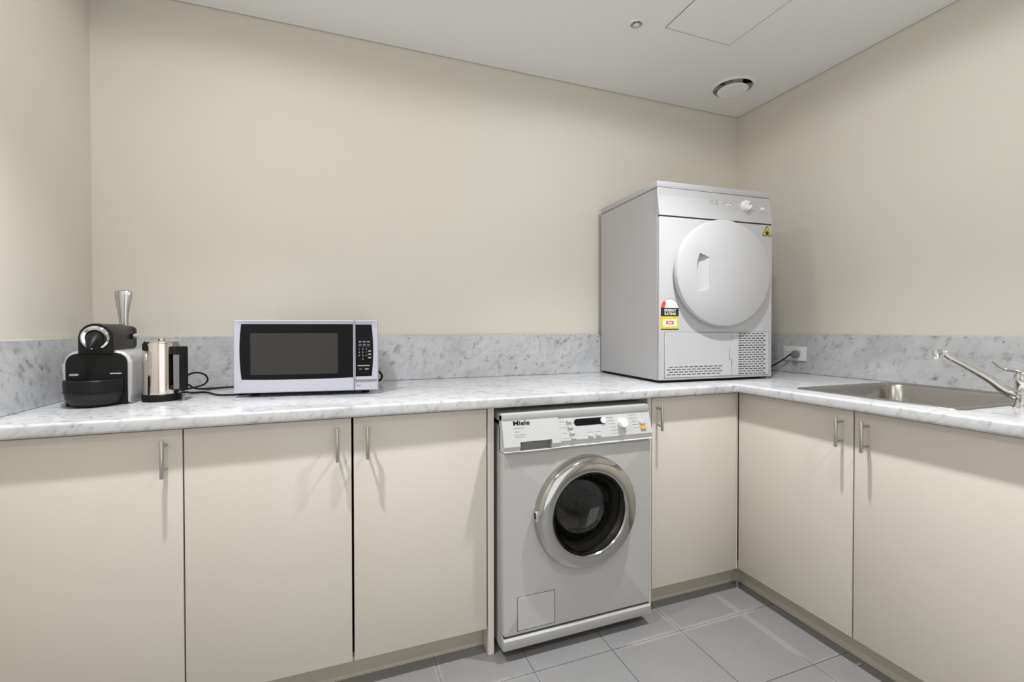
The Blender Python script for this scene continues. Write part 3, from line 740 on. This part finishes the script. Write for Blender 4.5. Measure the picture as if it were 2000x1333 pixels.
FX, FY = -.395, -1.4580
tp = thing('mixer_tap', 'chrome kitchen mixer tap with long sloping swivel spout over the sink', 'tap', (FX, FY, .9))
bm = B(); lathe(bm, [(.027, .0004), (.027, .004), (.0235, .010), (.022, .018), (.022, .044), (.0238, .046), (.0238, .052), (.022, .054), (.0222, .072), (.0245, .083), (.0235, .098), (.016, .108), (.004, .111)], 'z', (0, 0, 0), 36, True, True); obj('body', bm, 'chrome', tp)
tip = Vector((-.408-FX, -1.248-FY, 1.0563-.9)); root = Vector((0, .008, .034)); dirh = Vector((tip.x, tip.y, 0)).normalized()
bm = B()
pts = [root, root+Vector((dirh.x*.03, dirh.y*.03, .013)), root.lerp(tip, .35)+Vector((0, 0, .004)), root.lerp(tip, .6)+Vector((0, 0, .007)), root.lerp(tip, .85)+Vector((0, 0, .008)), tip+Vector((-dirh.x*.018, -dirh.y*.018, .005)), tip+Vector((dirh.x*.006, dirh.y*.006, .001))]
sp = smooth_path(pts, 6); rad = [.0185-.0085*min(1, i/(len(sp)*.55)) for i in range(len(sp))]
tube(bm, sp, rad, 18); so = obj('spout', bm, 'chrome', tp)
bm = B(); lathe(bm, [(.0098, .010), (.0112, .006), (.0112, -.012), (.0105, -.015), (.0092, -.021), (.007, -.021)], 'z', tip+Vector((dirh.x*.004, dirh.y*.004, 0)), 20, True, True); obj('aerator', bm, 'chrome', so)
lt = Vector((-.40-FX, -1.384-FY, 1.035-.9))
bm = B(); tube(bm, smooth_path([(0, 0, .104), (lt.x*.25, lt.y*.25, .111), (lt.x*.6, lt.y*.6, .114), (lt.x*.94, lt.y*.94, lt.z), (lt.x, lt.y, lt.z+.002)], 5), [.013, .012, .011, .010, .009, .0085, .008, .0075, .007, .0065, .006, .0058, .0056, .0054, .0053, .0053, .0056, .0060, .0060, .0056, .0040], 12, True, .75)
obj('lever', bm, 'chrome', tp)

# ------------------------------------------------------------------ wall outlet and plug
so_ = thing('power_outlet', 'white power outlet on the marble splashback right of the dryer', 'outlet', (-T, -.4235, 1.0055))
bm = B(); prism(bm, rrect(-.0645, .0645, -.0385, .0385, .004, 3), -.010, -.0004, 'yz', .0018, 2); pl_ = obj('face_plate', bm, 'white', so_)
for y in (.038, -.038):
    bm = B(); prism(bm, rrect(y-.006, y+.006, .012, .025, .002, 3), -.0128, -.009, 'yz', .0008, 1); obj('switch', bm, 'white', pl_)
pg = thing('power_plug', 'round grey plug and cord in the wall outlet beside the dryer', 'plug', (-T-.010, -.440, 1.003))
bm = B(); lathe(bm, [(.014, -.0004), (.0195, -.003), (.020, -.018), (.0175, -.024), (.010, -.026)], 'x', (0, 0, 0), 28, True, True); obj('plug_body', bm, 'grey', pg)
bm = B(); tube(bm, smooth_path([(-.014, .014, -.002), (-.015, .034, -.008), (-.016, .06, -.028), (-.016, .095, -.050), (-.016, .13, -.070), (-.014, .165, -.084), (-.010, .20, -.094), (-.006, .27, -.0975)], 5), [.0065]*4+[.0038]*32, 10); obj('cord', bm, 'darkgrey', pg)

# ------------------------------------------------------------------ loose cords
def cord(owner, label, pts, r=.0034):
    inv = (Matrix.Translation(owner.location) @ Matrix.Rotation(owner.rotation_euler.z, 4, 'Z')).inverted()
    b = B(); tube(b, smooth_path([inv @ Vector(p) for p in pts], 7), r, 9); return obj('power_cord', b, 'black', owner, label=label)
cord(cm, 'looped black power cord standing up behind the kettle', [(-2.955, -.135, .9040), (-2.93, -.16, .905), (-2.905, -.158, .910)] + [(-2.866+.037*math.cos(math.radians(t)), -.15, .9475+.0265*math.sin(math.radians(t))) for t in range(-75, 236, 22)] + [(-2.873, -.135, .9120), (-2.845, -.10, .9040), (-2.79, -.07, .9040), (-2.735, -.052, .9040), (-2.66, -.042, .9040)])
cord(k_, 'thin black power cord lying on the counter from kettle to microwave', [(-2.945, -.205, .9039), (-2.919, -.185, .9039), (-2.895, -.172, .9039), (-2.865, -.206, .9039), (-2.835, -.200, .9039), (-2.806, -.228, .9039), (-2.763, -.300, .9039), (-2.723, -.318, .9039), (-2.683, -.315, .9039), (-2.60, -.28, .9039)])
cord(m_, 'short black power cord sticking out behind the microwave right side', [(-2.225, -.105, .965), (-2.205, -.115, .962), (-2.186, -.12, .950), (-2.176, -.12, .935), (-2.180, -.12, .920), (-2.200, -.105, .9060), (-2.24, -.08, .9056)], .0045)

# ------------------------------------------------------------------ ceiling fittings
vt = thing('air_vent', 'round white disc air valve in the ceiling corner', 'vent', (-.322, -.272, CEIL))
bm = B(); lathe(bm, [(.120, -.0004), (.118, -.006), (.108, -.009), (.0995, -.005), (.0985, .024)], 'z', (0, 0, 0), 56); obj('flange', bm, 'ceiling', vt)
bm = B(); lathe(bm, [(.050, .024), (.056, .004), (.074, -.012), (.079, -.017), (.076, -.0205), (.04, -.0225), (.002, -.023)], 'z', (0, 0, 0), 56, True, True); obj('disc', bm, 'ceiling', vt)
bm = B(); lathe(bm, [(.098, .0245), (.0505, .0245)], 'z', (0, 0, 0), 48); obj('throat', bm, 'dark', vt)
for a in (62, 152, 242, 332):
    m = Matrix.Rotation(math.radians(a), 4, 'Z'); bm = B(); box(bm, .056, .0978, -.026, .026, -.002, .006, 0, 1, m); obj('bracket', bm, 'printlight', vt)
sk2 = thing('fire_sprinkler', 'small round recessed white sprinkler head in the ceiling beside access panel', 'sprinkler', (-1.132, -.525, CEIL))
bm = B(); lathe(bm, [(.040, -.0003), (.039, -.003), (.030, -.005), (.0262, -.003), (.0255, .0235)], 'z', (0, 0, 0), 36); obj('escutcheon', bm, 'ceiling', sk2)
bm = B(); lathe(bm, [(.0254, .0238), (.004, .0238)], 'z', (0, 0, 0), 30); obj('cup', bm, 'grey', sk2)
bm = B(); lathe(bm, [(.006, .0237), (.0045, .002), (.012, -.001), (.012, -.003), (.002, -.005)], 'z', (0, 0, 0), 20, False, True); obj('nozzle', bm, 'white', sk2)
ap = thing('access_panel', 'flush square access panel in the ceiling between sprinkler and vent', 'panel', (-.8185, -.745, CEIL))
bm = B(); box(bm, -.1805, .1805, -.19, .19, -.0022, -.0003, .0008, 1); obj('panel', bm, 'ceiling', ap)
bm = B(); w_ = .0022
for a in ((-.1835, .1835, -.193, -.1908), (-.1835, .1835, .1908, .193), (-.1835, -.1813, -.193, .193), (.1813, .1835, -.193, .193)): box(bm, a[0], a[1], a[2], a[3], -.0012, -.0003)
obj('shadow_line', bm, 'grey', ap)
LN = ['near the left wall above the coffee machine', 'above the washing machine', 'added unseen behind the camera on the left for fill light', 'added unseen behind the camera on the right for fill light']  # rear pair of fixtures only houses the added fill lamps
for (x, y, p), ln in zip(DOWNLIGHTS, LN):
    t = thing('downlight', 'round recessed ceiling downlight ' + ln, 'light', (x, y, CEIL), 0, 'ceiling downlights')
    bm = B(); lathe(bm, [(.052, -.0003), (.051, -.004), (.042, -.005), (.040, -.001)], 'z', (0, 0, 0), 32); obj('trim', bm, 'white', t)
    bm = B(); lathe(bm, [(.0398, -.0012), (.002, -.0012)], 'z', (0, 0, 0), 28, False, True); obj('lamp', bm, 'lampglow', t)
for o in bpy.data.objects:
    if o.name.split('.')[0] in ('fascia_print', 'indicator_dots', 'panel_print', 'fine_print', 'key_print', 'key_underline', 'function_keys', 'lever_groove'): o['kind'] = 'stuff'
